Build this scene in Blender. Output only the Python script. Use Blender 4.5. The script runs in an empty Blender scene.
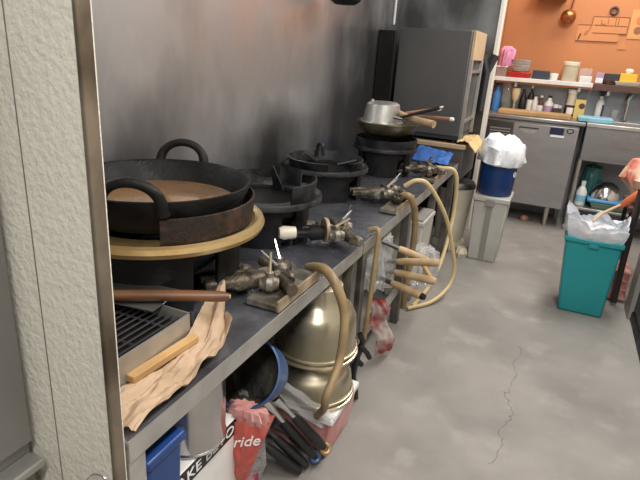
import bpy, bmesh, math, random
from mathutils import Vector, Matrix, noise, Euler
random.seed(7)
S = bpy.context.scene
C = S.collection
PI = math.pi

# ------------------------------------------------------------------ materials
def mat(name, col, rough=.5, metal=0., col2=None, vs=6., vc=(.4, .65), stretch=(1, 1, 1), rough2=None,
        bump=0., bs=60., alpha=1., trans=0., coat=0., spec=.5, detail=4., sss=0.):
    m = bpy.data.materials.new(name); m.use_nodes = True
    nt = m.node_tree; b = nt.nodes['Principled BSDF']
    b.inputs['Base Color'].default_value = (*col, 1)
    b.inputs['Roughness'].default_value = rough
    b.inputs['Metallic'].default_value = metal
    b.inputs['Alpha'].default_value = alpha
    b.inputs['Transmission Weight'].default_value = trans
    b.inputs['Coat Weight'].default_value = coat
    b.inputs['Specular IOR Level'].default_value = spec
    if sss: b.inputs['Subsurface Weight'].default_value = sss
    tc = nt.nodes.new('ShaderNodeTexCoord')
    mp = nt.nodes.new('ShaderNodeMapping'); mp.inputs['Scale'].default_value = stretch
    nt.links.new(tc.outputs['Object'], mp.inputs['Vector'])
    if col2 is not None or rough2 is not None:
        n = nt.nodes.new('ShaderNodeTexNoise'); n.inputs['Scale'].default_value = vs
        n.inputs['Detail'].default_value = detail
        nt.links.new(mp.outputs[0], n.inputs['Vector'])
        r = nt.nodes.new('ShaderNodeMapRange')
        r.inputs['From Min'].default_value, r.inputs['From Max'].default_value = vc
        nt.links.new(n.outputs['Fac'], r.inputs['Value'])
        if col2 is not None:
            mx = nt.nodes.new('ShaderNodeMix'); mx.data_type = 'RGBA'
            mx.inputs[6].default_value = (*col, 1); mx.inputs[7].default_value = (*col2, 1)
            nt.links.new(r.outputs[0], mx.inputs[0]); nt.links.new(mx.outputs[2], b.inputs['Base Color'])
        if rough2 is not None:
            q = nt.nodes.new('ShaderNodeMapRange')
            q.inputs['To Min'].default_value = rough; q.inputs['To Max'].default_value = rough2
            nt.links.new(r.outputs[0], q.inputs['Value']); nt.links.new(q.outputs[0], b.inputs['Roughness'])
    if bump:
        n2 = nt.nodes.new('ShaderNodeTexNoise'); n2.inputs['Scale'].default_value = bs
        n2.inputs['Detail'].default_value = 3
        nt.links.new(mp.outputs[0], n2.inputs['Vector'])
        bp = nt.nodes.new('ShaderNodeBump'); bp.inputs['Strength'].default_value = bump
        bp.inputs['Distance'].default_value = .01
        nt.links.new(n2.outputs['Fac'], bp.inputs['Height']); nt.links.new(bp.outputs[0], b.inputs['Normal'])
    return m

M = dict(
    steel=mat('brushed_steel', (.42, .42, .42), .32, .9, col2=(.3, .3, .3), rough2=.5, vs=5, stretch=(1, 1, 4)),
    lip=mat('steel_lip', (.60, .59, .57), .4, .8, col2=(.42, .41, .38), rough2=.5, vs=8),
    steel_dark=mat('dark_steel', (.10, .10, .105), .4, .75, col2=(.055, .055, .06), rough2=.55, vs=4),
    tabletop=mat('greasy_steel_top', (.36, .38, .45), .20, .85, col2=(.11, .11, .13), rough2=.45, vs=7, vc=(.42, .7), bump=.15, bs=18),
    legsteel=mat('grimy_leg_steel', (.26, .25, .23), .42, .8, col2=(.12, .11, .10), vs=9),
    potsteel=mat('polished_pot_steel', (.66, .65, .63), .22, .95, col2=(.5, .49, .47), vs=5),
    chrome=mat('chrome', (.72, .72, .72), .18, 1.),
    alu=mat('dull_aluminium', (.56, .56, .54), .38, .9, col2=(.42, .41, .38), vs=9, rough2=.5),
    iron=mat('black_iron', (.006, .006, .0065), .42, .2, col2=(.014, .013, .0125), rough2=.65, vs=14, bump=.2, bs=90, spec=.3),
    iron_grey=mat('worn_cast_iron', (.016, .0165, .018), .38, .4, col2=(.045, .045, .048), rough2=.6, vs=16, bump=.25, bs=80, spec=.35),
    soot=mat('soot_and_shade_black', (.006, .006, .0065), .6, 0., col2=(.013, .013, .014), vs=6, spec=.25),
    rust=mat('rusted_iron', (.024, .017, .014), .5, .2, col2=(.085, .042, .026), vs=22, vc=(.52, .75), bump=.4, bs=70),
    burnt=mat('burnt_crust', (.012, .011, .009), .6, 0, col2=(.07, .062, .045), vs=16, vc=(.45, .7), bump=.5, bs=50),
    brass=mat('aged_brass_ring', (.52, .38, .18), .38, .7, col2=(.36, .24, .10), rough2=.6, vs=9, bump=.1, bs=40),
    gold=mat('gold_anodised_aluminium', (.52, .47, .35), .26, .9, col2=(.40, .36, .26), rough2=.5, vs=5),
    goldrim=mat('gold_rim', (.66, .57, .40), .3, .85),
    olive=mat('burnt_olive_pan', (.16, .14, .08), .4, .6, col2=(.09, .075, .045), vs=12),
    oil=mat('brown_frying_oil', (.27, .155, .075), .16, 0, col2=(.17, .10, .055), vs=7, vc=(.42, .62), coat=.5),
    grease=mat('greasy_metal', (.12, .095, .065), .45, .5, col2=(.03, .025, .02), vs=30, bump=.5, bs=60),
    greaselight=mat('greasy_grey_metal', (.26, .24, .20), .45, .55, col2=(.10, .085, .065), vs=24, bump=.4, bs=60),
    tanplate=mat('tan_enamel', (.42, .33, .22), .5, .2, col2=(.22, .16, .10), vs=14),
    cream=mat('cream_plastic', (.72, .68, .55), .42, col2=(.62, .58, .46), vs=5),
    hose=mat('tan_rubber_hose', (.32, .23, .115), .45, col2=(.21, .145, .07), vs=12),
    hose2=mat('pale_yellow_hose', (.66, .52, .27), .45, col2=(.55, .42, .22), vs=9),
    wood=mat('pale_wood', (.50, .31, .13), .55, col2=(.38, .225, .095), vs=6, stretch=(1, 1, 1), bump=.1),
    woodh=mat('worn_wood_handle', (.48, .35, .21), .6, col2=(.34, .23, .12), vs=18),
    woodpink=mat('reddish_wood', (.36, .19, .12), .55, col2=(.26, .13, .08), vs=12),
    rod=mat('dark_brown_wood', (.15, .068, .028), .4, col2=(.085, .036, .016), vs=9, stretch=(1, 1, 1)),
    paper=mat('brown_kraft_paper', (.46, .33, .22), .8, col2=(.33, .22, .135), vs=9, vc=(.5, .75), bump=.3, bs=25),
    cardboard=mat('cardboard', (.50, .36, .22), .8, col2=(.42, .30, .18), vs=7),
    bluep=mat('blue_plastic', (.012, .05, .20), .35, col2=(.01, .038, .15), vs=5),
    bluepot=mat('blue_enamel', (.05, .115, .27), .35, col2=(.03, .07, .17), vs=8),
    navy=mat('navy_plastic', (.014, .02, .06), .4), slate=mat('slate_card', (.035, .045, .06), .5),
    ltblue=mat('light_blue_plastic', (.24, .52, .66), .4),
    skyblue=mat('sky_blue_plastic', (.10, .36, .68), .4),
    bluecloth=mat('blue_cloth', (.025, .095, .33), .8, col2=(.045, .15, .45), vs=12, bump=.3),
    teal=mat('teal_plastic', (.016, .31, .335), .38, col2=(.014, .265, .285), vs=4),
    greyp=mat('grey_plastic', (.50, .49, .45), .45, col2=(.42, .41, .38), vs=5),
    greypd=mat('darker_grey_plastic', (.27, .26, .24), .5),
    whitep=mat('white_plastic', (.78, .78, .76), .4, col2=(.68, .68, .66), vs=8),
    bag=mat('white_film', (.78, .81, .86), .35, sss=.1, bump=.5, bs=28),
    liner=mat('milky_film', (.68, .70, .75), .3, alpha=.88, bump=.6, bs=24),
    clearbag=mat('clear_film', (.76, .77, .76), .2, trans=.35, alpha=.5, bump=.8, bs=30),
    clear=mat('clear_plastic', (.8, .82, .84), .12, trans=.6, alpha=.5),
    glass=mat('clear_glass', (.78, .80, .74), .08, trans=.7, alpha=.55),
    blueglass=mat('blue_liquid', (.08, .30, .72), .15, trans=.2),
    redbag=mat('red_printed_film', (.50, .09, .07), .35, col2=(.60, .20, .16), vs=9, vc=(.5, .75), bump=.35, bs=30),
    pinkfilm=mat('pink_film', (.62, .33, .30), .35, col2=(.48, .18, .17), vs=14, bump=.5, bs=30),
    maroon=mat('maroon_film', (.22, .05, .07), .35, col2=(.45, .22, .24), vs=18, bump=.4, bs=30),
    pinkcloth=mat('pink_cloth', (.68, .25, .46), .8, col2=(.80, .42, .58), vs=20, bump=.3),
    red=mat('red_plastic', (.52, .03, .025), .4),
    orange=mat('orange_plastic', (.66, .16, .06), .45),
    yellow=mat('yellow_card', (.78, .50, .04), .55),
    yellow2=mat('pale_yellow_card', (.72, .54, .16), .55),
    black=mat('black_plastic', (.012, .012, .013), .38),
    black2=mat('charcoal_plastic', (.035, .036, .04), .45),
    white=mat('white_print', (.85, .85, .84), .5),
    brownp=mat('brown_plastic', (.10, .05, .035), .5),
    beige=mat('beige_plastic', (.58, .52, .38), .45, col2=(.5, .45, .33), vs=6),
    liquid=mat('pale_beige_paste', (.66, .56, .36), .3),
    greenish=mat('green_tray', (.10, .17, .12), .45),
    dkteal=mat('dark_teal_film', (.03, .15, .14), .4, bump=.4, bs=20),
    copper=mat('copper', (.40, .15, .06), .3, .8),
    purple=mat('purple_card', (.42, .30, .48), .5),
    pinkbag=mat('peach_printed_film', (.72, .47, .34), .4, col2=(.66, .22, .16), vs=16, vc=(.5, .6), bump=.4, bs=26),
    crate=mat('red_grid_plastic', (.34, .12, .10), .5, col2=(.5, .28, .24), vs=22),
    brownpole=mat('dark_brown_metal', (.045, .035, .03), .45, .3),
    greypaint=mat('dark_grey_cabinet', (.13, .128, .128), .36, .45, col2=(.105, .103, .105), rough2=.45, vs=3),
    fridge=mat('fridge_steel', (.37, .36, .355), .42, .6, col2=(.31, .30, .30), rough2=.5, vs=3, stretch=(1, 1, 3)),
    trim=mat('white_trim', (.75, .72, .66), .5),
    straw=mat('tan_cord', (.50, .36, .22), .7),
    yellowcloth=mat('yellow_cloth', (.62, .46, .22), .85, col2=(.55, .38, .18), vs=14, bump=.3),
)

# wall steel: smudged, with soot behind the burners
def wall_steel():
    m = mat('smudged_wall_steel', (.62, .645, .67), .30, .88, col2=(.43, .44, .455), rough2=.45, vs=3.2, vc=(.35, .7), stretch=(1, 1, .6))
    nt = m.node_tree; b = nt.nodes['Principled BSDF']
    old = b.inputs['Base Color'].links[0].from_socket
    tc = nt.nodes.new('ShaderNodeTexCoord')
    n = nt.nodes.new('ShaderNodeTexNoise'); n.inputs['Scale'].default_value = 2.2; n.inputs['Detail'].default_value = 6
    mp = nt.nodes.new('ShaderNodeMapping'); mp.inputs['Scale'].default_value = (1, 1, .55)
    nt.links.new(tc.outputs['Object'], mp.inputs[0]); nt.links.new(mp.outputs[0], n.inputs['Vector'])
    sp = nt.nodes.new('ShaderNodeSeparateXYZ'); nt.links.new(tc.outputs['Object'], sp.inputs[0])
    def rng(sock, a, b, c, d):
        q = nt.nodes.new('ShaderNodeMapRange'); q.interpolation_type = 'SMOOTHSTEP'
        q.inputs['From Min'].default_value = a; q.inputs['From Max'].default_value = b; q.inputs['To Min'].default_value = c; q.inputs['To Max'].default_value = d
        nt.links.new(sock, q.inputs['Value']); return q.outputs[0]
    def mth(op, a, bb):
        k = nt.nodes.new('ShaderNodeMath'); k.operation = op; nt.links.new(a, k.inputs[0]); nt.links.new(bb, k.inputs[1]); return k.outputs[0]
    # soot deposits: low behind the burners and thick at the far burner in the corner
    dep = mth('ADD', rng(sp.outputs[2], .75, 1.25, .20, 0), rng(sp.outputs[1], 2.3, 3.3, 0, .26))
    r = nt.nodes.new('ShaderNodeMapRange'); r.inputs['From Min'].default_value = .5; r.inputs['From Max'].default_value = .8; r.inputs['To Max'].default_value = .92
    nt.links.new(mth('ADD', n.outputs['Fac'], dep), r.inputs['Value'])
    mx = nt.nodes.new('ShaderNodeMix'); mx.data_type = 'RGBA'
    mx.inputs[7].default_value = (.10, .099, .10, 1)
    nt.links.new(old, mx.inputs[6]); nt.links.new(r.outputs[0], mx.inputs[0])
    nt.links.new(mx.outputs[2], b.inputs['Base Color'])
    return m
M['wallsteel'] = wall_steel()

def concrete():
    m = mat('worn_concrete', (.275, .26, .24), .55, col2=(.205, .194, .18), vs=2.6, vc=(.36, .66), rough2=.75, bump=.15, bs=40, detail=7)
    nt = m.node_tree; b = nt.nodes['Principled BSDF']
    old = b.inputs['Base Color'].links[0].from_socket
    tc = nt.nodes.new('ShaderNodeTexCoord')
    # pale worn patches
    n = nt.nodes.new('ShaderNodeTexNoise'); n.inputs['Scale'].default_value = 5.5; n.inputs['Detail'].default_value = 8
    nt.links.new(tc.outputs['Object'], n.inputs['Vector'])
    r = nt.nodes.new('ShaderNodeMapRange'); r.inputs['From Min'].default_value = .55; r.inputs['From Max'].default_value = .75
    nt.links.new(n.outputs['Fac'], r.inputs['Value'])
    mx = nt.nodes.new('ShaderNodeMix'); mx.data_type = 'RGBA'; mx.inputs[7].default_value = (.325, .31, .288, 1)
    nt.links.new(old, mx.inputs[6]); nt.links.new(r.outputs[0], mx.inputs[0])
    # hairline crack: a wandering line along y
    sp = nt.nodes.new('ShaderNodeSeparateXYZ'); nt.links.new(tc.outputs['Object'], sp.inputs[0])
    n2 = nt.nodes.new('ShaderNodeTexNoise'); n2.inputs['Scale'].default_value = 6; n2.inputs['Detail'].default_value = 6
    nt.links.new(tc.outputs['Object'], n2.inputs['Vector'])
    def mth(op, a, bb):
        k = nt.nodes.new('ShaderNodeMath'); k.operation = op
        for i, v in enumerate((a, bb)):
            if v is None: continue
            if isinstance(v, (int, float)): k.inputs[i].default_value = v
            else: nt.links.new(v, k.inputs[i])
        return k.outputs[0]
    lin = mth('ADD', mth('MULTIPLY', sp.outputs[1], .0), .06)
    wob = mth('MULTIPLY', mth('SUBTRACT', n2.outputs['Fac'], .5), .22)
    d = mth('ABSOLUTE', mth('SUBTRACT', mth('ADD', sp.outputs[0], wob), mth('SUBTRACT', lin, .03)), None)
    cr = mth('MULTIPLY', mth('LESS_THAN', d, .0022), mth('MULTIPLY', mth('LESS_THAN', sp.outputs[1], 2.5), mth('GREATER_THAN', sp.outputs[1], 1.6)))
    mx2 = nt.nodes.new('ShaderNodeMix'); mx2.data_type = 'RGBA'; mx2.inputs[7].default_value = (.11, .10, .09, 1)
    nt.links.new(mx.outputs[2], mx2.inputs[6]); nt.links.new(mth('MULTIPLY', cr, .75), mx2.inputs[0])
    nt.links.new(mx2.outputs[2], b.inputs['Base Color'])
    return m
M['concrete'] = concrete()
M['orangewall'] = mat('orange_painted_wall', (.53, .215, .08), .55, col2=(.49, .19, .068), vs=1.5, bump=.05)
M['splash'] = mat('grey_splashback', (.36, .37, .40), .4, .5, col2=(.28, .285, .31), vs=3)
M['panel'] = mat('embossed_white_panel', (.78, .755, .66), .34, .05, col2=(.70, .67, .58), vs=2.5, bump=.3, bs=105, stretch=(1, 1, .85))
M['cabside'] = mat('brushed_grey_side', (.25, .245, .235), .45, .45, col2=(.19, .185, .175), vs=3, stretch=(1, 1, .6))
M['edge'] = mat('tarnished_edge_strip', (.30, .25, .19), .4, .7, col2=(.10, .075, .05), vs=9, stretch=(1, 1, .7))
M['lightwall'] = mat('cream_wall', (.62, .58, .52), .7)

# ------------------------------------------------------------------ mesh builder
class MB:
    def __init__(s): s.v = []; s.f = []; s.s = []
    def add(s, vs, fs, smooth=False, mtx=None):
        o = len(s.v)
        s.v += [tuple(mtx @ Vector(v)) if mtx is not None else tuple(v) for v in vs]
        s.f += [tuple(i + o for i in f) for f in fs]; s.s += [smooth] * len(fs)
        return s
    def box(s, x0, x1, y0, y1, z0, z1, mtx=None):
        vs = [(x0, y0, z0), (x1, y0, z0), (x1, y1, z0), (x0, y1, z0), (x0, y0, z1), (x1, y0, z1), (x1, y1, z1), (x0, y1, z1)]
        return s.add(vs, [(0, 3, 2, 1), (4, 5, 6, 7), (0, 1, 5, 4), (1, 2, 6, 5), (2, 3, 7, 6), (3, 0, 4, 7)], False, mtx)
    def taper(s, x0, x1, y0, y1, z0, X0, X1, Y0, Y1, z1, mtx=None):
        vs = [(x0, y0, z0), (x1, y0, z0), (x1, y1, z0), (x0, y1, z0), (X0, Y0, z1), (X1, Y0, z1), (X1, Y1, z1), (X0, Y1, z1)]
        return s.add(vs, [(0, 3, 2, 1), (4, 5, 6, 7), (0, 1, 5, 4), (1, 2, 6, 5), (2, 3, 7, 6), (3, 0, 4, 7)], False, mtx)
    def lathe(s, prof, seg=40, c=(0, 0, 0), a0=0., a1=2 * PI, mtx=None, closed=False, fn=None, sx=1., sy=1.):
        full = abs(a1 - a0 - 2 * PI) < 1e-6
        n = seg if full else seg + 1
        vs = []; fs = []; k = len(prof)
        for i in range(n):
            a = a0 + (a1 - a0) * i / seg
            for j, (r, z) in enumerate(prof):
                rr, zz = (r, z) if fn is None else fn(r, z, a, j / max(1, k - 1))
                vs.append((c[0] + rr * math.cos(a) * sx, c[1] + rr * math.sin(a) * sy, c[2] + zz))
        for i in range(seg):
            i2 = (i + 1) % n
            for j in range(k if closed else k - 1):
                j2 = (j + 1) % k
                fs.append((i * k + j, i2 * k + j, i2 * k + j2, i * k + j2))
        if closed and not full:
            fs.append(tuple(range(k - 1, -1, -1))); fs.append(tuple((n - 1) * k + j for j in range(k)))
        return s.add(vs, fs, True, mtx)
    def cyl(s, c, r, h, seg=24, mtx=None, r2=None):
        r2 = r if r2 is None else r2
        return s.lathe([(0.0001, 0), (r, 0), (r2, h), (0.0001, h)], seg, c, mtx=mtx)
    def tube(s, pts, r, seg=10, smooth=True, sub=6, cap=True):
        P = [Vector(p) for p in pts]; R = list(r) if hasattr(r, '__len__') else [r] * len(P)
        if smooth and len(P) > 2:
            Q = []; T = []
            for i in range(len(P) - 1):
                p0 = P[max(i - 1, 0)]; p1 = P[i]; p2 = P[i + 1]; p3 = P[min(i + 2, len(P) - 1)]
                for k in range(sub):
                    t = k / sub
                    Q.append(.5 * ((2 * p1) + (p2 - p0) * t + (2 * p0 - 5 * p1 + 4 * p2 - p3) * t * t + (3 * p1 - p0 - 3 * p2 + p3) * t ** 3))
                    T.append(R[i] * (1 - t) + R[i + 1] * t)
            Q.append(P[-1]); T.append(R[-1]); P, R = Q, T
        vs = []; fs = []; n = len(P); prev = None
        for i in range(n):
            d = (P[min(i + 1, n - 1)] - P[max(i - 1, 0)]).normalized()
            if prev is None:
                u = d.cross(Vector((0, 0, 1)));
                if u.length < 1e-3: u = d.cross(Vector((1, 0, 0)))
            else: u = prev - d * prev.dot(d)
            u.normalize(); prev = u; w = d.cross(u)
            for k in range(seg):
                a = 2 * PI * k / seg
                vs.append(P[i] + (u * math.cos(a) + w * math.sin(a)) * R[i])
        for i in range(n - 1):
            for k in range(seg):
                k2 = (k + 1) % seg
                fs.append((i * seg + k, i * seg + k2, (i + 1) * seg + k2, (i + 1) * seg + k))
        if cap: fs.append(tuple(range(seg - 1, -1, -1))); fs.append(tuple((n - 1) * seg + k for k in range(seg)))
        return s.add(vs, fs, True)
    def grid(s, fn, nu, nv, th=0.):
        vs = [fn(i / nu, j / nv) for i in range(nu + 1) for j in range(nv + 1)]
        w = nv + 1
        fs = [(i * w + j, (i + 1) * w + j, (i + 1) * w + j + 1, i * w + j + 1) for i in range(nu) for j in range(nv)]
        if th:
            n = len(vs); V = [Vector(v) for v in vs]; N = [Vector((0, 0, 0)) for _ in V]
            for f in fs:
                nn = (V[f[1]] - V[f[0]]).cross(V[f[3]] - V[f[0]])
                for i in f: N[i] += nn
            vs = [tuple(v) for v in V] + [tuple(v - m.normalized() * th if m.length else v) for v, m in zip(V, N)]
            fs2 = [tuple(i + n for i in reversed(f)) for f in fs]
            bd = [i * w for i in range(nu + 1)] + [nu * w + j for j in range(1, nv + 1)] + [i * w + nv for i in range(nu - 1, -1, -1)] + [j for j in range(nv - 1, 0, -1)]
            side = [(bd[k], bd[(k + 1) % len(bd)], bd[(k + 1) % len(bd)] + n, bd[k] + n) for k in range(len(bd))]
            fs = fs + fs2 + side
        return s.add(vs, fs, True)
    def ring(s, c, R, r, seg=40, s2=8, mtx=None, a0=0, a1=2 * PI, sy=1.):
        prof = [(R + r * math.cos(2 * PI * k / s2), r * math.sin(2 * PI * k / s2)) for k in range(s2)]
        return s.lathe(prof, seg, c, a0, a1, mtx, closed=True, sy=sy)
    def prism(s, pts, z0, z1, mtx=None):
        n = len(pts)
        vs = [(p[0], p[1], z0) for p in pts] + [(p[0], p[1], z1) for p in pts]
        fs = [tuple(range(n - 1, -1, -1)), tuple(range(n, 2 * n))] + [(i, (i + 1) % n, (i + 1) % n + n, i + n) for i in range(n)]
        return s.add(vs, fs, False, mtx)

def root_loc(p):
    l = Vector((0, 0, 0))
    while p is not None: l += p.location; p = p.parent
    return l

def part(name, mb, m, parent=None, loc=None, bevel=0., kind=None, label=None, angle=40):
    """mesh coordinates are world coordinates; the mesh is stored relative to its parent (or to loc)"""
    me = bpy.data.meshes.new(name)
    off = root_loc(parent) if parent is not None else Vector(loc or (0, 0, 0))
    me.from_pydata([tuple(Vector(v) - off) for v in mb.v], [], mb.f)
    me.polygons.foreach_set('use_smooth', mb.s)
    bm = bmesh.new(); bm.from_mesh(me); bmesh.ops.recalc_face_normals(bm, faces=bm.faces); bm.to_mesh(me); bm.free()
    me.set_sharp_from_angle(angle=math.radians(angle))
    me.materials.append(m if not isinstance(m, str) else M[m])
    o = bpy.data.objects.new(name, me); C.objects.link(o)
    if parent is not None: o.parent = parent
    else: o.location = off
    if bevel:
        b = o.modifiers.new('bevel', 'BEVEL'); b.width = bevel; b.segments = 2; b.limit_method = 'ANGLE'; b.angle_limit = math.radians(40)
    if kind: o['kind'] = kind
    if label: o['label'] = label
    return o

def thing(name, label, cat, loc, group=None):
    o = bpy.data.objects.new(name, None); C.objects.link(o); o.empty_display_size = .05
    o.location = loc; o['label'] = label; o['category'] = cat
    if group: o['group'] = group
    return o
def solo(name, mb, m, label, cat, loc, group=None, **k):
    o = part(name, mb, m, None, loc, **k); o['label'] = label; o['category'] = cat
    if group: o['group'] = group
    return o
def struct(name, mb, m, **k): return part(name, mb, m, kind='structure', **k)
def axis(o, d, roll=0.):
    """matrix that sends +z to d at origin o"""
    q = Vector(d).normalized().to_track_quat('Z', 'Y')
    return Matrix.Translation(o) @ q.to_matrix().to_4x4() @ Matrix.Rotation(roll, 4, 'Z')
def nz(x, y, z, k=1.): return noise.noise(Vector((x * k, y * k, z * k)))
def crumple(prof, c, seed, amp, seg=48, sx=1., sy=1., freq=3., zamp=.4, mtx=None, fold=.5):
    def fn(r, z, a, t):
        w = amp * (nz(math.cos(a) * freq + seed, math.sin(a) * freq, z * 14 + seed) + .6 * nz(math.cos(a) * freq * 2.3, math.sin(a) * freq * 2.3 + seed, z * 30))
        w += amp * fold * abs(math.sin(a * 7 + seed + z * 9 + 2.5 * nz(a, z * 8, seed)))
        e = min(1., r / .03)
        return max(.0005, r + w * e), z + zamp * amp * nz(a * 2 + seed, z * 20, seed) * e
    return MB().lathe(prof, seg, c, fn=fn, sx=sx, sy=sy, mtx=mtx)
def text(name, body, size, mtx, m, parent, shear=0., extrude=.0006, sx=1.):
    cu = bpy.data.curves.new(name, 'FONT'); cu.body = body; cu.size = size; cu.extrude = extrude; cu.shear = shear
    cu.align_x = 'CENTER'; cu.align_y = 'CENTER'; cu.offset = size * .004
    t = bpy.data.objects.new(name, cu); C.objects.link(t)
    me = bpy.data.meshes.new_from_object(t.evaluated_get(bpy.context.evaluated_depsgraph_get()))
    bpy.data.objects.remove(t); bpy.data.curves.remove(cu)
    off = root_loc(parent)
    me.transform(Matrix.Translation(-off) @ mtx @ Matrix.Diagonal((sx, 1, 1, 1)))
    me.materials.clear(); me.materials.append(M[m])
    o = bpy.data.objects.new(name, me); C.objects.link(o); o.parent = parent
    return o
def frame3(o, x, y):
    """matrix with given x and y directions (orthogonalised), z = x cross y"""
    x = Vector(x).normalized(); y = Vector(y); y = (y - x * y.dot(x)).normalized(); z = x.cross(y)
    m = Matrix((x, y, z)).transposed().to_4x4(); m.translation = Vector(o); return m

# ------------------------------------------------------------------ setting
struct('floor', MB().box(-1.3, 1.75, -1.6, 5.45, -.05, 0), 'concrete')
struct('wall_left', MB().box(-1.26, -1.2, -1.6, 5.4, 0, 2.5), 'wallsteel')
struct('wall_back', MB().box(-1.2, 1.7, 5.25, 5.32, 1.12, 2.5), 'orangewall')
struct('wall_splashback', MB().box(-1.2, 1.7, 5.20, 5.26, 0, 1.13), 'splash')
struct('wall_right', MB().box(1.7, 1.76, -1.6, 5.4, 0, 2.5), 'lightwall')
struct('ceiling', MB().box(-1.3, 1.76, -1.6, 5.4, 2.5, 2.56), 'lightwall')
struct('wall_partition', MB().box(-1.2, -.545, 4.28, 4.34, 0, 2.5), 'wallsteel')
struct('wall_alcove', MB().box(-.66, -.60, 4.34, 5.25, 0, 2.5), 'orangewall')
struct('trim_1', MB().box(-.545, -.515, 4.26, 4.36, 0, 2.5), 'trim', bevel=.004)
struct('wall_divider', MB().box(-1.2, -.551, .50, .53, 0, 2.3), 'panel')
struct('trim_2', MB().box(-.551, -.542, .498, .521, 0, 2.3), 'edge', bevel=.003)
struct('trim_3', MB().box(-.671, -.669, .4992, .502, 0, 2.3), 'cabside')

# ------------------------------------------------------------------ left foreground steel cabinet
t = thing('steel_cabinet', 'grey brushed steel cabinet in the lower left corner of the photo beside the embossed panel', 'cabinet', (-1.0, .1, 0))
part('body', MB().box(-1.15, -.728, -.35, .49, .0, 1.3), 'cabside', t, bevel=.006)
part('side_panel', MB().box(-.728, -.715, -.34, .487, .64, 1.29), 'cabside', t, bevel=.003)
part('ledge', MB().box(-.728, -.690, -.34, .487, .598, .614), 'lip', t, bevel=.004)
part('lower_panel', MB().box(-.728, -.719, -.34, .487, .03, .59), 'cabside', t, bevel=.003)

# ------------------------------------------------------------------ stove tables
def stove_table(label, y0, y1, legs, rails, zt=.65):
    t = thing('stove_table', label, 'table', (-.87, (y0 + y1) / 2, 0))
    x0, x1 = -1.19, -.56
    part('tabletop', MB().box(x0, x1 - .003, y0, y1, zt - .012, zt), 'tabletop', t, bevel=.002)
    part('front_lip', MB().box(x1 - .003, x1, y0, y1, zt - .042, zt + .003), 'lip', t)
    for x, y in legs:
        part('leg', MB().box(x - .02, x + .02, y - .02, y + .02, .0, zt - .012), 'lip' if y < .6 else 'legsteel', t, bevel=.003)
    for a in rails:
        part('rail', MB().box(*a), 'lip', t, bevel=.002)
    return t
stove_table('dark greasy steel stove table holding the big two handled iron pan and brown paper', .548, 1.715,
            [(-.585, .572), (-.585, 1.665), (-1.15, .60), (-1.15, 1.665)],
            [(-1.15, -1.13, .6, 1.67, .14, .17), (-1.15, -.6, 1.655, 1.675, .14, .17)])
stove_table('dark greasy steel stove table with the three far burners on it', 1.725, 3.56,
            [(-.585, 1.775), (-.585, 2.42), (-.585, 2.98), (-.585, 3.52), (-1.15, 1.775), (-1.15, 3.52)],
            [(-.595, -.575, 1.775, 2.42, .17, .205), (-1.16, -1.14, 1.775, 3.52, .17, .205), (-1.15, -.6, 2.41, 2.43, .17, .2)])

# ------------------------------------------------------------------ burners
def burner(label, cx, cy, r, h, flange_r, mflange, fz=.65, panels=4, rot=0.):
    t = thing('gas_burner', label, 'burner', (cx, cy, fz), 'cast iron gas burners on the stove tables')
    z = fz + .0005
    for k in range(panels):
        a = rot + 2 * PI * k / panels
        w = 2 * PI / panels * .78
        part('side_panel', MB().lathe([(r * .93, 0), (r * .98, 0), (r, h), (r - .012, h)], 12, (cx, cy, z), a - w / 2, a + w / 2, closed=True), 'iron', t)
    part('body', MB().lathe([(.03, h * .35), (r * .6, h * .35), (r - .013, h * .75), (r - .013, h), (r - .03, h), (r - .035, h * .8), (r * .55, h * .45), (.03, h * .45)], 40, (cx, cy, z), closed=True), 'soot', t)
    fp = [(r - .035, h), (r - .035, h + .012), (flange_r - .015, h + .014), (flange_r - .003, h + .024), (flange_r, h + .02), (flange_r + .001, h + .004), (flange_r - .006, h)]
    part('flange_ring', MB().lathe(fp, 56, (cx, cy, z), closed=True), mflange, t)
    bn = MB().lathe([(.001, .02), (.06, .02), (.075, h * .55), (.06, h * .7), (.05, h * .72), (.001, h * .7)], 24, (cx, cy, z))
    part('burner_head', bn, 'iron_grey', t)
    return t, z + h
b1 = (-.952, 1.10); b2 = (-.92, 1.615); b3 = (-.975, 2.29); b4 = (-.89, 2.96)
t1_, z1 = burner('nearest gas burner with a wide tarnished brass ring', *b1, .222, .178, .278, 'brass', rot=.45)
# brass lip made prominent
part('rolled_edge', MB().ring((b1[0], b1[1], z1 + .010), .272, .016, 64), 'brass', t1_)
part('pan_support', MB().lathe([(.249, .020), (.254, .020), (.259, .084), (.254, .086)], 40, (b1[0], b1[1], z1), -.86, 2.2, closed=True), 'rust', t1_, label='rusted curved iron band')

t2_, z2 = burner('black gas burner with an open split collar, second from the near end', *b2, .168, .14, .21, 'iron_grey', rot=.3)
part('collar', MB().lathe([(.176, .014), (.183, .014), (.19, .076), (.184, .078)], 24, (b2[0], b2[1], z2), -.52, .75, closed=True), 'iron_grey', t2_)
part('collar', MB().lathe([(.176, .014), (.183, .014), (.187, .078), (.181, .080)], 10, (b2[0], b2[1], z2), 1.2, 1.75, closed=True), 'iron_grey', t2_)
part('collar', MB().lathe([(.176, .014), (.183, .014), (.187, .06), (.181, .062)], 24, (b2[0], b2[1], z2), 2.1, 4.2, closed=True), 'iron_grey', t2_)
part('pan_support', MB().taper(b2[0] - .01, b2[0] + .035, 1.70, 1.708, z2 + .012, b2[0] - .02, b2[0] - .012, 1.70, 1.708, z2 + .095), 'iron', t2_)

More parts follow.
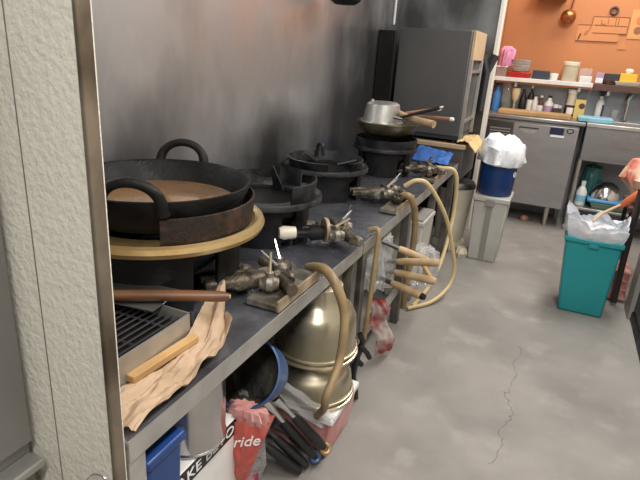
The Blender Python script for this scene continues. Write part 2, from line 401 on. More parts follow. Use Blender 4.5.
t3_, z3 = burner('black gas burner with a low round collar, third from the near end', *b3, .178, .122, .204, 'iron_grey', rot=.5)
part('collar', MB().lathe([(.158, .012), (.166, .012), (.181, .054), (.174, .056)], 40, (b3[0], b3[1], z3), -.4, 5.2, closed=True), 'iron_grey', t3_)
pm = MB()
for k in range(3):
    a = .6 + k * 2 * PI / 3; pm.tube([(b3[0] + .06 * math.cos(a), b3[1] + .06 * math.sin(a), z3 + .02), (b3[0] + .15 * math.cos(a), b3[1] + .15 * math.sin(a), z3 + .042)], .006, 6, smooth=False)
part('pan_support', pm, 'iron_grey', t3_)
part('lifting_knob', MB().tube([(-1.075, 2.41, z3 + .03), (-1.065, 2.40, z3 + .088), (-1.04, 2.39, z3 + .088), (-1.03, 2.39, z3 + .04)], .009, 8), 'iron_grey', t3_)

t4_, z4 = burner('black gas burner carrying the olive pan, farthest from the camera', *b4, .154, .135, .182, 'iron_grey', rot=.2)
part('collar', MB().lathe([(.166, .012), (.174, .012), (.178, .067), (.170, .069)], 44, (b4[0], b4[1], z4), closed=True), 'iron_grey', t4_)

# ------------------------------------------------------------------ big wok
t = thing('iron_frying_pan', 'big black two handled iron pan holding brown oil on the nearest burner', 'pan', (b1[0], b1[1], z1 + .03))
zr = .952
pf = [(.001, z1 + .034), (.16, z1 + .036), (.205, z1 + .055), (.236, zr - .006), (.243, zr), (.247, zr - .002), (.246, zr - .01), (.222, z1 + .055), (.205, z1 + .034), (.17, z1 + .022), (.001, z1 + .018)]
part('bowl', MB().lathe([(r, z) for r, z in pf], 72, (b1[0], b1[1], 0)), 'iron', t)
part('cooking_oil', MB().lathe([(.0005, .893), (.10, .893), (.2085, .8925), (.2085, .8885), (.0005, .8885)], 60, (b1[0], b1[1], 0)), 'oil', t)
def loop_handle(a, w, h, lean, par):
    c = Vector((b1[0], b1[1], 0)); n = Vector((math.cos(a), math.sin(a), 0)); tg = Vector((-math.sin(a), math.cos(a), 0))
    P = []
    for k in range(9):
        u = PI * k / 8
        x = -math.cos(u) * w; y = math.sin(u) ** .75
        P.append(c + n * (.243 + lean * y) + tg * x + Vector((0, 0, zr - .028 + h * y)))
    R = [.016, .014, .0125, .012, .012, .012, .0125, .014, .016]
    return part('handle', MB().tube(P, R, 12, sub=4), 'iron', par)
loop_handle(1.98, .070, .078, .022, t)
loop_handle(-1.10, .070, .078, .022, t)

# ------------------------------------------------------------------ gas valve sets
def valve_set(label, p0, p1, tan_knob=False, plate=None, seed=1):
    """pipe from the burner at p0 out to the front edge at p1"""
    rnd = random.Random(seed)
    p0 = Vector(p0); p1 = Vector(p1); u = (p1 - p0); L = u.length; u.normalize(); s = Vector((-u.y, u.x, 0)); up = Vector((0, 0, 1))
    t = thing('gas_valve_assembly', label, 'gas valves', (p1.x, p1.y, .65), 'gas valve assemblies on the stove tables')
    P = lambda a, b, c=0.: p0 + u * (a * L) + s * b + up * c
    m = MB().tube([P(-.05, 0), P(.25, 0), P(.3, 0), P(.62, 0)], [.016, .018, .026, .024], 12, smooth=False)
    m.tube([P(-.05, .05), P(.3, .05), P(.62, .04)], .013, 10)
    part('mixing_pipe', m, 'grease' if not tan_knob else 'iron', t)
    if tan_knob:
        part('air_shutter', MB().lathe([(.001, -.012), (.02, -.012), (.024, .03), (.018, .045), (.001, .045)], 16, mtx=axis(P(-.02, -.02, .012), -u)), 'cream', t, label='cream capped pipe end')
        part('air_disc', MB().lathe([(.001, -.006), (.042, -.006), (.044, 0), (.042, .006), (.001, .006)], 28, mtx=axis(P(.5, -.005, .012), u)), 'tanplate', t, label='tan round air shutter disc')
    for k in range(3):
        q = P(.62 + .13 * k, .045 * (k - 1), .004)
        part('valve_body', MB().lathe([(.001, -.026), (.016, -.026), (.019, -.012), (.024, -.008), (.024, .008), (.019, .012), (.016, .026), (.001, .026)], 12, mtx=axis(q, u + s * rnd.uniform(-.8, .8))).cyl(tuple(q), .011, .034, 12), 'greaselight' if k != 1 else 'grease', t)
        d = (s * rnd.uniform(-.7, .7) + u * rnd.uniform(-.3, .6) + up * (.75 if k == 2 else .25)).normalized()
        e = q + up * .036
        part('lever', MB().tube([e - d * .008, e + d * .02, e + d * .052], [.006, .0045, .0035], 8, smooth=False), 'chrome' if k != 0 else 'goldrim', t, label='bright metal lever')
    part('manifold', MB().tube([P(.8, -.10), P(.8, .12)], .017, 12, smooth=False), 'grease', t)
    for k in range(9):
        mm = MB()
        q = P(rnd.uniform(.35, 1.05), rnd.uniform(-.09, .09), rnd.uniform(-.012, .0))
        mm.lathe([(.001, -.02), (.014, -.02), (.018, -.01), (.018, .01), (.014, .02), (.001, .02)], 8, mtx=axis(q, (rnd.uniform(-1, 1), rnd.uniform(-1, 1), rnd.uniform(-.2, .2))))
        part('pipe_fitting', mm, 'grease' if k % 3 else 'greaselight', t)
    if plate:
        x0, x1, y0, y1 = plate
        part('drip_plate', MB().box(x0, x1, y0, y1, .6535, .672), 'greaselight', t, bevel=.003)
        part('plate_edge', MB().box(x1, x1 + .006, y0, y1, .654, .684), 'tanplate', t)
    return t
valve_set('cluster of greasy gas valves beside the nearest burner and the paper', (-.76, 1.06, .695), (-.605, 1.25, .695), False, (-.665, -.572, 1.09, 1.35), 3)
valve_set('gas valves with cream capped pipe and tan disc by the split collar burner', (-.765, 1.545, .70), (-.585, 1.70, .70), True, None, 11)
valve_set('gas valves with a dark rail in front of the third burner', (-.79, 2.22, .70), (-.61, 2.36, .70), False, (-.64, -.566, 2.14, 2.42), 5)
valve_set('gas valves in front of the burner under the olive pan', (-.74, 2.90, .70), (-.60, 3.04, .70), False, (-.64, -.566, 2.86, 3.16), 8)

def hose(label, pts, r, m, name='gas_hose'):
    return solo(name, MB().tube(pts, r, 12), m, label, 'hose', pts[0], 'tan gas hoses along the stove tables')
hose('thick tan hose bending over the near table edge in front of the gold pots', [(-.62, 1.375, .670), (-.58, 1.352, .687), (-.54, 1.33, .692), (-.495, 1.31, .660), (-.462, 1.305, .575), (-.452, 1.268, .45), (-.458, 1.20, .37), (-.475, 1.235, .30), (-.505, 1.29, .235), (-.53, 1.317, .19)], [.012, .0145, .0155, .0155, .014, .0125, .012, .012, .012, .012], 'hose')
hose('short brown hose hanging down the table leg at the gap between the tables', [(-.585, 1.85, .662), (-.558, 1.85, .672), (-.543, 1.84, .65), (-.540, 1.82, .55), (-.542, 1.81, .40), (-.55, 1.81, .22)], .010, 'hose')
hose('brown tan hose hanging from the third burner valves beside a table leg', [(-.60, 2.28, .69), (-.565, 2.27, .715), (-.535, 2.28, .69), (-.523, 2.335, .59), (-.525, 2.37, .45), (-.54, 2.40, .25), (-.545, 2.42, .09)], .015, 'hose')
hose('thin yellow hose looping widely from the far valves down to the floor', [(-.66, 2.60, .675), (-.60, 2.61, .712), (-.54, 2.65, .68), (-.46, 2.78, .50), (-.41, 2.86, .30), (-.385, 2.88, .17), (-.40, 2.84, .075), (-.46, 2.72, .02), (-.56, 2.58, .012)], .011, 'hose2')
hose('pale yellow hose dropping from the far end of the table to the floor', [(-.70, 3.22, .665), (-.60, 3.22, .672), (-.53, 3.235, .665), (-.505, 3.26, .58), (-.50, 3.28, .36), (-.505, 3.16, .14), (-.52, 2.95, .02), (-.54, 2.62, .013)], .013, 'hose2')

# ------------------------------------------------------------------ things on the near table
t = thing('roasting_tray', 'shallow steel tray with a dark wire grille under the brown wooden handle', 'tray', (-.80, .76, .65))
tx0, tx1, ty0, ty1, tz = -.96, -.668, .58, .862, .729
part('tray_body', MB().box(tx0, tx1, ty0, ty1, .651, .656).box(tx1 - .004, tx1, ty0, ty1, .651, tz).box(tx0, tx0 + .004, ty0, ty1, .651, tz)
     .box(tx0, tx1, ty1 - .004, ty1, .651, tz).box(tx0, tx1, ty0, ty0 + .004, .651, tz), 'lip', t)
gm = MB()
for k in range(15):
    x = tx0 + .02 + k * .0185; gm.tube([(x, ty0 + .006, .712), (x, ty1 - .006, .712)], .0022, 6, smooth=False)
for k in range(3):
    y = ty0 + .05 + k * .09; gm.tube([(tx0 + .006, y, .709), (tx1 - .006, y, .709)], .0028, 6, smooth=False)
part('wire_grille', gm, 'steel_dark', t)
part('charred_pan', MB().box(tx0 + .006, tx1 - .006, ty0 + .006, ty1 - .006, .6565, .700), 'soot', t)
solo('steel_sheet', MB().box(-.10, .10, -.06, .06, 0, .003, Matrix.Translation((-.845, .865, .7315)) @ Matrix.Rotation(.12, 4, 'Z')), 'steel', 'thin grey steel sheet lying across the tray behind the wooden handle', 'metal sheet', (-.845, .865, .731))
t = thing('wooden_handled_peel', 'dark brown round wooden handle lying across the steel tray', 'tool', (-.74, .87, .745))
part('handle', MB().tube([(-.90, .765, .752), (-.80, .828, .752), (-.70, .892, .751), (-.632, .932, .750), (-.618, .94, .7495)], [.0125, .013, .0132, .0125, .008], 16, smooth=False), 'rod', t)
part('end_cap', MB().cyl((0, 0, 0), .0055, .004, 12, axis((-.6195, .940, .7495), (.86, .51, 0))), 'wood', t)

def paper_fn(u, v):
    # u along y (near to far), v from tray side to front edge
    y = .565 + u * .43
    xa = -.664 - (.05 * (u - .66) / .34 if u > .66 else 0); xb = -.560 - .062 * u ** 2.4
    if u > .9: xb -= (u - .9) * .2
    x = xa + (xb - xa) * v
    x += .007 * nz(u * 6, v * 3, 2)
    z = .656 + .010 * abs(nz(u * 5, v * 4, 5)) + .012 * abs(math.sin(v * 5 + u * 6.)) * (1 - .3 * v) + .008 * nz(u * 11, v * 8, 1) + .004 * nz(u * 25, v * 18, 4)
    z += .055 * max(0, u - .72) / .28 * (1 - abs(v - .45)) * (1 + .5 * math.sin(v * 6))
    if v < .25: z += .02 * (.25 - v) / .25 * (1 if u > .5 else .1)
    y += .03 * max(0, u - .75) / .25 * math.sin(v * 5)
    z += .018 * max(0, v - .8) / .2 * abs(math.sin(u * 9))
    return (x, y, z)
solo('brown_paper', MB().grid(paper_fn, 60, 28, .0012), 'paper', 'crumpled brown kraft paper lying along the front of the near table', 'paper', (-.62, .78, .652))
solo('wood_strip', MB().box(-.011, .011, -.095, .095, 0, .016, Matrix.Translation((-.655, .755, .670)) @ Matrix.Rotation(-.06, 4, 'Z')), 'wood', 'short pale wooden strip lying on the brown paper against the tray', 'wood strip', (-.646, .765, .676), bevel=.002)

t = thing('wire_ring_hook', 'thin wire ring hanging at the foot of the embossed panel edge', 'hook', (-.565, .478, .63))
part('ring', MB().ring((0, 0, 0), .020, .0018, 32, 8, axis((-.568, .484, .612), (.15, -1, .25))), 'chrome', t)
part('stem', MB().tube([(-.549, .484, .612), (-.546, .492, .611), (-.545, .499, .611)], .002, 6), 'chrome', t)

# ------------------------------------------------------------------ under the near table
t = thing('blue_bin', 'tall dark blue plastic bin under the near corner of the table', 'bin', (-.66, .65, 0))
part('body', MB().taper(-.74, -.585, .60, .69, .0, -.765, -.568, .595, .70, .56), 'bluep', t, bevel=.012)
part('rim', MB().box(-.772, -.562, .593, .704, .545, .568), 'bluep', t, bevel=.006)
t = thing('flour_carton', 'white carton with a black band of white lettering under the steel pot', 'carton', (-.76, .87, 0))
part('box', MB().box(-.90, -.64, .715, 1.015, 0, .356), 'whitep', t, bevel=.003)
part('black_band', MB().box(-.6405, -.6385, .716, 1.014, .308, .3545), 'black', t, label='black printed band')
text('lettering', 'AKE BEYO', .040, frame3((-.6378, .878, .3305), (0, 1, 0), (0, 0, 1)), 'white', t, sx=1.3)
t = thing('steel_pot', 'upright brushed steel cylinder pot on the white lettered carton', 'pot', (-.70, .895, .357))
part('body', MB().lathe([(.001, .357), (.080, .357), (.086, .363), (.086, .598), (.083, .598), (.083, .368), (.001, .366)], 48, (-.70, .895, 0)), 'potsteel', t)
part('rolled_rim', MB().ring((-.70, .895, .598), .086, .004, 48), 'chrome', t)
part('base_ring', MB().ring((-.70, .895, .364), .086, .0035, 48), 'chrome', t)
bx = Vector((-.655, 1.085, .450)); bd = Vector((.02, -.80, .52)).normalized()
t = thing('blue_pot', 'blue pot tipped on its side with a burnt black inside', 'pot', (bx.x, bx.y, .373))
mt = axis(bx - bd * .05, bd)
part('body', MB().lathe([(.001, -.06), (.070, -.06), (.087, -.045), (.098, .055), (.104, .062), (.100, .067), (.094, .055)], 48, mtx=mt), 'bluepot', t)
part('burnt_lining', MB().lathe([(.0935, .056), (.083, -.034), (.066, -.049), (.001, -.050)], 48, mtx=mt), 'burnt', t, label='burnt black lining')
solo('plastic_bag', crumple([(.001, 0), (.09, .0), (.105, .08), (.10, .2), (.085, .30), (.04, .345), (.001, .35)], (-.72, 1.135, 0), 4.2, .02, sx=.8, sy=.8), 'clearbag', 'crumpled clear plastic bag standing behind the white carton below the tipped blue pot', 'plastic bag', (-.72, 1.135, 0))

# red printed bag
def red_fn(sgn):
    def f(u, v):
        top = Vector((-.668, 1.00, .335)).lerp(Vector((-.535, 1.035, .385)), u)
        bot = Vector((-.652, 1.02, .115)).lerp(Vector((-.618, 1.02, .125)), u)
        p = top.lerp(bot, v ** .85)
        th = .028 * math.sin(PI * u) ** .6 * math.sin(PI * min(1, v * .93 + .05)) ** .6
        d = Vector((.45, -.75, .3)).normalized()
        p += d * (sgn * th + .008 * nz(u * 5, v * 6, 3) + .004 * nz(u * 13, v * 15, 7))
        return tuple(p)
    return f
t = thing('red_snack_bag', 'crumpled red plastic bag with white script lettering leaning at the carton corner', 'bag', (-.62, 1.03, .11))
part('bag', MB().grid(red_fn(1), 24, 24).grid(red_fn(-1), 24, 24), 'redbag', t)
part('bag_neck', crumple([(.001, 0), (.016, 0), (.013, .02), (.010, .05), (.012, .075), (.001, .08)], (-.637, 1.015, .058), 2.2, .006, 24), 'clearbag', t, label='pale twisted neck of the bag')
part('top_fold', crumple([(.001, -.02), (.03, -.02), (.036, 0), (.03, .02), (.001, .02)], (-.612, 1.03, .365), 3.1, .012, 48, sx=1.5, sy=.7), 'pinkfilm', t, label='pale pink folded top')
text('lettering', 'ride', .046, frame3((-.594, .983, .312), (.92, .42, .17), (-.2, -.12, 1)), 'white', t, shear=.4)

# gold pots
def alu_pot(label, cz, h):
    c = (-.61, 1.455, cz)
    t = thing('gold_pot', label, 'pot', c, 'gold pots stacked upside down under the near table')
    part('body', MB().lathe([(.001, h), (.066, h), (.076, h - .006), (.082, h * .84), (.092, h * .74), (.116, h * .65), (.128, h * .55), (.132, h * .4), (.134, .004), (.128, .004), (.124, h * .35), (.1, h * .55), (.07, h - .03), (.001, h - .02)], 56, c), 'gold', t)
    part('rim', MB().ring((c[0], c[1], c[2] + .007), .139, .006, 56), 'goldrim', t)
    part('rolled_bead', MB().ring((c[0], c[1], c[2] + .024), .137, .005, 56), 'gold', t)
    return t
alu_pot('upper of two gold pots stacked upside down under the near table', .345, .25)
alu_pot('lower of two gold pots stacked upside down under the near table', .182, .158)
t = thing('storage_crate', 'low pale plastic crate under the stacked gold pots', 'crate', (-.61, 1.455, 0))
part('body', MB().taper(-.73, -.50, 1.345, 1.565, .01, -.745, -.485, 1.335, 1.575, .165), 'pinkfilm', t, bevel=.008)
part('rim', MB().box(-.75, -.48, 1.33, 1.58, .155, .179), 'whitep', t, bevel=.004)
sm = MB().tube([(-.535, 1.70, .30), (-.525, 1.71, .27), (-.53, 1.715, .23), (-.535, 1.70, .19), (-.52, 1.715, .16)], .011, 8)
sm.tube([(-.533, 1.705, .25), (-.505, 1.72, .215), (-.495, 1.73, .19)], .010, 8)
sm.tube([(-.535, 1.70, .19), (-.54, 1.69, .12), (-.53, 1.70, .05), (-.525, 1.70, .012)], .011, 8)
solo('strap', sm, 'black', 'tangled black strap hanging beside the gold pots', 'strap', (-.53, 1.7, .005))

# kitchen tools on the floor
def tool(label, a, b, r, head, mh, endm=None, grp='black handled kitchen tools by the red bag'):
    a = Vector(a); b = Vector(b); d = (b - a).normalized(); L = (b - a).length
    t = thing('kitchen_utensil', label, 'utensil', tuple(b), grp)
    part('handle', MB().tube([a + d * L * .28, a + d * L * .4, a + d * L * .8, b], [r * .7, r, r * 1.1, r * .8], 12, sub=4), 'black', t)
    part('head', MB().tube([a - d * head, a, a + d * L * .15, a + d * L * .3], [r * 1.1, r * .95, r * .55, r * .6], 12, sub=3), mh, t)
    if endm:
        part('end_loop', MB().ring((0, 0, 0), .014, .007, 20, 8, axis(b + d * .01, Vector((.6, -.6, .5)))), endm, t, label='coloured hanging loop')
    return t
tool('black utensil with a blue end loop in the clear sleeve', (-.635, 1.19, .272), (-.522, 1.292, .055), .0155, .03, 'chrome', 'bluepot')
tool('black utensil with a yellowish tip beside the blue looped one', (-.605, 1.205, .285), (-.492, 1.30, .095), .0155, .03, 'chrome', 'brass')
for k, (a, b, l) in enumerate([((-.67, 1.15, .18), (-.545, 1.24, -.0 + .02), 'black utensil lying lowest beside the red bag'),
                              ((-.655, 1.19, .19), (-.535, 1.27, .025), 'black utensil between the lowest one and the blue looped one'),
                              ((-.63, 1.235, .17), (-.51, 1.33, .022), 'black utensil behind the clear sleeve near the floor')]):
    tool(l, a, b, .015, .02, 'black2')
solo('clear_sleeve', MB().grid(lambda u, v: (-.66 + .145 * v + .045 * u + .0, 1.225 + .10 * v + .03 * u + .012 * math.sin(6 * u), .285 - .145 * v + .045 * u + .012 * nz(u * 5, v * 5, 1)), 18, 18, .001), 'clear', 'clear plastic sleeve around the black utensils', 'plastic sleeve', (-.6, 1.25, .1))
solo('maroon_bag', crumple([(.001, 0), (.06, .0), (.075, .03), (.06, .075), (.02, .09), (.001, .09)], (-.70, 1.10, 0.0), 6.2, .018), 'maroon', 'crumpled maroon plastic bag on the floor below the red bag', 'bag', (-.70, 1.10, 0))

# ------------------------------------------------------------------ under the far table
roots = [(-.535, 2.0, .565), (-.53, 2.0, .495), (-.535, 2.0, .452), (-.54, 2.0, .406)]
ends = [(-.37, 1.83, .602), (-.32, 1.945, .549), (-.325, 1.945, .470), (-.335, 1.79, .465)]
ends = [(-.385, 2.05, .512), (-.325, 1.975, .543), (-.325, 1.965, .466), (-.365, 1.93, .405)]
lab = ['topmost wooden handled ladle sticking out of the shelf under the far table', 'second wooden handled ladle from the top, with a bright ferrule, under the far table',
       'third wooden handled ladle from the top under the far table', 'lowest wooden handled ladle with a dark tip under the far table']
for r_, e_, l_ in zip(roots, ends, lab):
    r_, e_ = Vector(r_), Vector(e_); d = (e_ - r_).normalized()
    t = thing('ladle', l_, 'ladle', tuple(r_), 'wooden handled ladles under the far table')
    part('handle', MB().tube([r_ + d * .035, r_ + d * .06, e_ - d * .02, e_], [.0125, .0155, .0165, .013], 12, smooth=False), 'woodh', t)
    part('ferrule', MB().tube([r_ - d * .05, r_ + d * .04], [.007, .0105], 12, smooth=False), 'alu' if 'bright' in l_ or 'third' in l_ else 'steel_dark', t)
    part('bowl', MB().lathe([(.001, -.02), (.03, -.014), (.048, .006), (.05, .01), (.044, .008), (.028, -.008), (.001, -.013)], 24, mtx=axis(r_ - d * .095, (.3, -.1, 1))), 'alu', t)
    if 'dark tip' in l_: part('tip', MB().tube([e_ - d * .004, e_ + d * .012], [.0145, .012], 12, smooth=False), 'black', t)
t = thing('ladle', 'pale wooden stick crossing behind the ladle handles', 'stick', (-.46, 2.43, .3))
part('handle', MB().tube([(-.52, 2.475, .37), (-.42, 2.41, .279)], .012, 10, smooth=False), 'wood', t)
t.name = 'wooden_stick'
solo('foil_wrap', crumple([(.001, 0), (.06, .0), (.075, .07), (.08, .15), (.06, .22), (.001, .23)], (-.61, 2.04, .36), 1.7, .035, 72, sx=.9, sy=1.2, freq=2.), 'clearbag', 'crumpled clear and silvery plastic bag around the ladle heads', 'plastic bag', (-.61, 2.04, .36))
solo('clear_bag', crumple([(.001, 0), (.05, .0), (.07, .06), (.075, .13), (.05, .19), (.001, .20)], (-.50, 2.53, .20), 9.1, .032, 72, sx=1., sy=1.1, freq=2.), 'clearbag', 'clear plastic bag hanging behind the ladle handles under the far table', 'plastic bag', (-.50, 2.53, .20))
t = thing('red_white_bag', 'red and white plastic bag drooping to the floor beside the table leg', 'bag', (-.54, 1.98, 0))
def rw(sgn):
    def f(u, v):
        p = Vector((-.585 + .07 * u, 1.93 + .02 * u, .34)).lerp(Vector((-.545 + .05 * u, 2.02 + .10 * u, .02)), v)
        w = .018 * math.sin(PI * u) ** .5 * math.sin(PI * (v * .96 + .02)) ** .5
        p += Vector((.8, -.6, 0)) * (sgn * w + .016 * nz(u * 4, v * 7, 8)) + Vector((.012 * math.sin(v * 11), .0, 0))
        return tuple(p)
    return f
part('bag', MB().grid(rw(1), 14, 26).grid(rw(-1), 14, 26), mat('red_white_film', (.55, .47, .44), .35, col2=(.36, .06, .055), vs=10, vc=(.42, .60), bump=.5, bs=30), t)

t = thing('grey_tub', 'grey plastic tub on the floor under the far table between two legs', 'tub', (-.62, 2.83, 0))
part('body', MB().taper(-.73, -.575, 2.70, 2.94, .0, -.76, -.555, 2.68, 2.95, .46), 'greyp', t, bevel=.008)
part('rim', MB().box(-.765, -.55, 2.675, 2.955, .45, .475), 'greyp', t, bevel=.005)
part('lid', MB().box(-.755, -.56, 2.685, 2.945, .4755, .485), 'greypd', t)
solo('cardboard_box', MB().box(-1.05, -.74, 1.95, 2.5, .21, .42), 'cardboard', 'dim cardboard box on the rail under the far table behind the ladles', 'box', (-.9, 2.2, .21), bevel=.003)
t = thing('cream_bucket', 'cream bucket with a dark lid below the oven cabinet', 'bucket', (-.59, 3.80, 0))
part('body', MB().lathe([(.001, .06), (.10, .06), (.105, .10), (.132, .44), (.138, .45), (.128, .45), (.1, .1), (.001, .08)], 40, (-.59, 3.80, 0)), 'cream', t)
part('lid', MB().lathe([(.001, .49), (.12, .49), (.136, .47), (.138, .452), (.001, .452)], 40, (-.59, 3.80, 0)), 'steel_dark', t)
part('base', MB().lathe([(.001, 0), (.12, 0), (.125, .03), (.11, .058), (.001, .058)], 32, (-.59, 3.80, 0)), 'cream', t)
solo('crumpled_cloth', crumple([(.001, 0), (.06, 0), (.065, .03), (.04, .06), (.001, .065)], (-.46, 3.63, 0.0), 7.7, .014, sx=.7), 'beige', 'crumpled beige cloth on the floor at the foot of the cream bucket', 'cloth', (-.46, 3.63, 0))

# ------------------------------------------------------------------ olive pan and the pots on the farthest burner
K4 = 1.085
zp = z4 + .087
t = thing('shallow_pan', 'burnt olive shallow pan on the farthest burner', 'pan', (b4[0], b4[1], zp))
part('bowl', MB().lathe([(r * K4, z * K4) for r, z in [(.001, 0), (.11, 0), (.140, .018), (.160, .060), (.165, .062), (.162, .068), (.154, .064), (.130, .026), (.10, .012), (.001, .010)]], 56, (b4[0], b4[1], zp)), 'olive', t)
zb = zp + .063
t = thing('silver_saucepan', 'dented silver saucepan turned upside down in the olive pan', 'saucepan', (b4[0] - .03, b4[1], zb))
cc = (b4[0] - .035, b4[1] - .01, zb)
part('body', MB().lathe([(r * K4, z * K4) for r, z in [(.001, .104), (.070, .104), (.085, .094), (.104, .0), (.108, 0), (.10, 0), (.078, .088), (.001, .093)]], 48, cc), 'alu', t)
part('rim', MB().ring((cc[0], cc[1], zb + .004), .116, .0055, 48), 'alu', t)
part('rivet', MB().cyl((cc[0] - .06, cc[1] - .02, zb + .112), .010, .012, 10), 'alu', t)
part('handle', MB().tube([(cc[0] + .105, cc[1] - .043, zb + .070), (cc[0] + .168, cc[1] - .06, zb + .048), (cc[0] + .325, cc[1] - .12, zb + .034)], [.012, .0175, .020], 12, smooth=False), 'woodh', t, label='worn wooden handle')
def spat(label, a, b, r, m, tipm):
    a = Vector(a) * K4 - Vector((0, 0, 1.3 * (K4 - 1))); b = Vector(b) * K4 - Vector((0, 0, 1.3 * (K4 - 1))); d = (b - a).normalized()
    t = thing('cooking_spoon', label, 'utensil', tuple(a), 'utensils lying in the olive pan')
    part('handle', MB().tube([a, a.lerp(b, .5), b - d * .02], [r * .8, r, r], 10, smooth=False), m, t)
    part('tip', MB().tube([b - d * .02, b - d * .006, b], [r, r * .95, r * .5], 10, smooth=False), tipm, t)
    part('scoop', MB().lathe([(.001, -.006), (.02, -.003), (.03, .006), (.026, .008), (.001, .0)], 16, mtx=axis(a - d * .02, (.1, 0, 1))), 'alu', t)
spat('dark thin handled spoon pointing up out of the olive pan', (-.72, 2.60, 1.012), (-.53, 2.66, 1.078), .009, 'iron', 'alu')
spat('reddish wooden spoon with pale tip across the olive pan', (-.73, 2.72, 1.022), (-.553, 2.74, 1.062), .011, 'woodpink', 'whitep')
spat('reddish wooden spoon with white tip reaching farthest right out of the olive pan', (-.74, 2.78, 1.005), (-.478, 2.70, 1.02), .011, 'woodpink', 'whitep')

# blue cloth + pink cloth strip
solo('blue_cloth', MB().grid(lambda u, v: (-.84 + .24 * u, 3.42 + .17 * v - .02 * u, .662 + (.075 - .03 * u) * v ** 1.5 + .018 * abs(nz(u * 5, v * 5, 2)) + .010 * math.sin(PI * v) * (1 + math.sin(u * 9))), 26, 18, .004), 'bluecloth', 'crumpled blue cloth on the far end of the stove table', 'cloth', (-.7, 3.5, .655))

# ------------------------------------------------------------------ dark oven on its cabinet
t = thing('oven_cabinet', 'dark grey base cabinet with a wooden top under the dark oven', 'cabinet', (-.83, 3.9, 0))
part('body', MB().box(-1.12, -.55, 3.62, 4.2, .515, .735), 'greypaint', t, bevel=.004)
part('back_panel', MB().box(-1.12, -.55, 4.17, 4.19, .06, .515), 'soot', t)
for x, y in ((-1.09, 3.65), (-.565, 3.635), (-1.09, 4.15), (-.565, 4.15)):
    part('leg', MB().box(x - .012, x + .012, y - .012, y + .012, 0, .515), 'black2', t)
part('wooden_top', MB().box(-1.12, -.54, 3.61, 4.21, .736, .765), 'cardboard', t, bevel=.003)
t = thing('dark_oven', 'large dark grey metal oven with an open rack on its right side', 'oven', (-.83, 3.9, .81))
part('body', MB().box(-1.075, -.605, 3.63, 4.14, .815, 1.475), 'greypaint', t, bevel=.005)
part('base_tray', MB().box(-1.06, -.60, 3.64, 4.13, .79, .815), 'black2', t)
for x, y in ((-1.03, 3.67), (-.63, 3.67), (-1.03, 4.1), (-.63, 4.1)):
    part('foot', MB().cyl((x, y, .766), .016, .026, 12), 'black', t)
part('wood_panel', MB().box(-.604, -.585, 3.66, 4.12, 1.30, 1.478), 'cardboard', t, bevel=.002, label='brown board on the right side')
for y in (3.665, 4.10):
    part('rack_post', MB().box(-.604, -.580, y - .012, y + .012, .80, 1.30), 'alu', t, bevel=.002)
for z in (.90, 1.22):
    part('rack_rail', MB().box(-.601, -.583, 3.677, 4.088, z, z + .018), 'alu', t)
solo('gap_shade_panel', MB().box(-1.195, -1.08, 3.56, 3.60, .0, 1.45), 'soot', 'black sheet standing in for the shaded sooty gap left of the dark oven', 'metal sheet', (-1.14, 3.58, 0), bevel=.003)  # black sheet added for the shade and soot in the gap beside the oven
solo('yellow_cloth', MB().grid(lambda u, v: (-.60 + .13 * u, 3.62 + .42 * v, .782 - .05 * max(0, u - .55) / .45 + .016 * abs(nz(u * 4, v * 6, 4)) + .008 * math.sin(v * 12 + u * 4)), 18, 26, .004), 'yellowcloth', 'yellowish cloth draped over the wooden top edge beside the dark oven', 'cloth', (-.55, 3.83, .768))
t = thing('tongs', 'black tongs hanging open from the rack beside the dark oven', 'tongs', (-.55, 4.16, 1.0))
part('arm', MB().tube([(-.556, 4.165, .95), (-.553, 4.165, 1.22), (-.59, 4.165, 1.335)], [.020, .020, .026], 8, smooth=False), 'black2', t)
part('arm', MB().tube([(-.552, 4.18, .95), (-.550, 4.18, 1.22), (-.51, 4.18, 1.345)], [.017, .020, .026], 8, smooth=False), 'black2', t)
solo('hanging_pan', MB().lathe([(.001, 0), (.05, .003), (.075, .02), (.083, .05), (.078, .05), (.07, .024), (.001, .012)], 32, (-1.06, 2.6, 1.512)), 'iron', 'black bowl at the top edge of the photo against the steel wall', 'bowl', (-1.06, 2.6, 1.512))
solo('cable', MB().tube([(-1.1915, 3.85, 1.9), (-1.1915, 3.85, 1.50)], .009, 8, smooth=False), 'whitep', 'short pale cable running down the steel wall above the dark oven', 'cable', (-1.185, 3.85, 1.5))

# ------------------------------------------------------------------ grey bin with blue bucket
t = thing('trash_bin', 'tall slim grey plastic bin with a lid below the blue bucket', 'bin', (-.31, 3.7, 0))
part('body', MB().taper(-.41, -.225, 3.6, 3.84, .0, -.425, -.205, 3.585, 3.86, .42), 'greyp', t, bevel=.008)
part('lid', MB().box(-.432, -.198, 3.578, 3.867, .42, .455), 'greyp', t, bevel=.006)
part('front_groove', MB().taper(-.335, -.30, 3.592, 3.60, .0, -.335, -.30, 3.577, 3.59, .42), 'greypd', t, label='darker vertical strip')
part('lid_clip', MB().box(-.345, -.29, 3.570, 3.579, .395, .44), 'greypd', t)
t = thing('blue_bucket', 'dark blue bucket lined with a white bag on top of the grey bin', 'bucket', (-.315, 3.72, .455))
part('body', MB().lathe([(.001, 0), (.103, 0), (.108, .01), (.122, .25), (.117, .25), (.10, .012), (.001, .01)], 48, (-.315, 3.715, .456)), 'bluep', t)
part('label_sticker', MB().lathe([(.0, 0), (.02, 0), (.02, .002), (.0, .002)], 20, mtx=axis((-.206, 3.668, .61), (1, -.42, 0))), 'whitep', t, label='round white sticker')
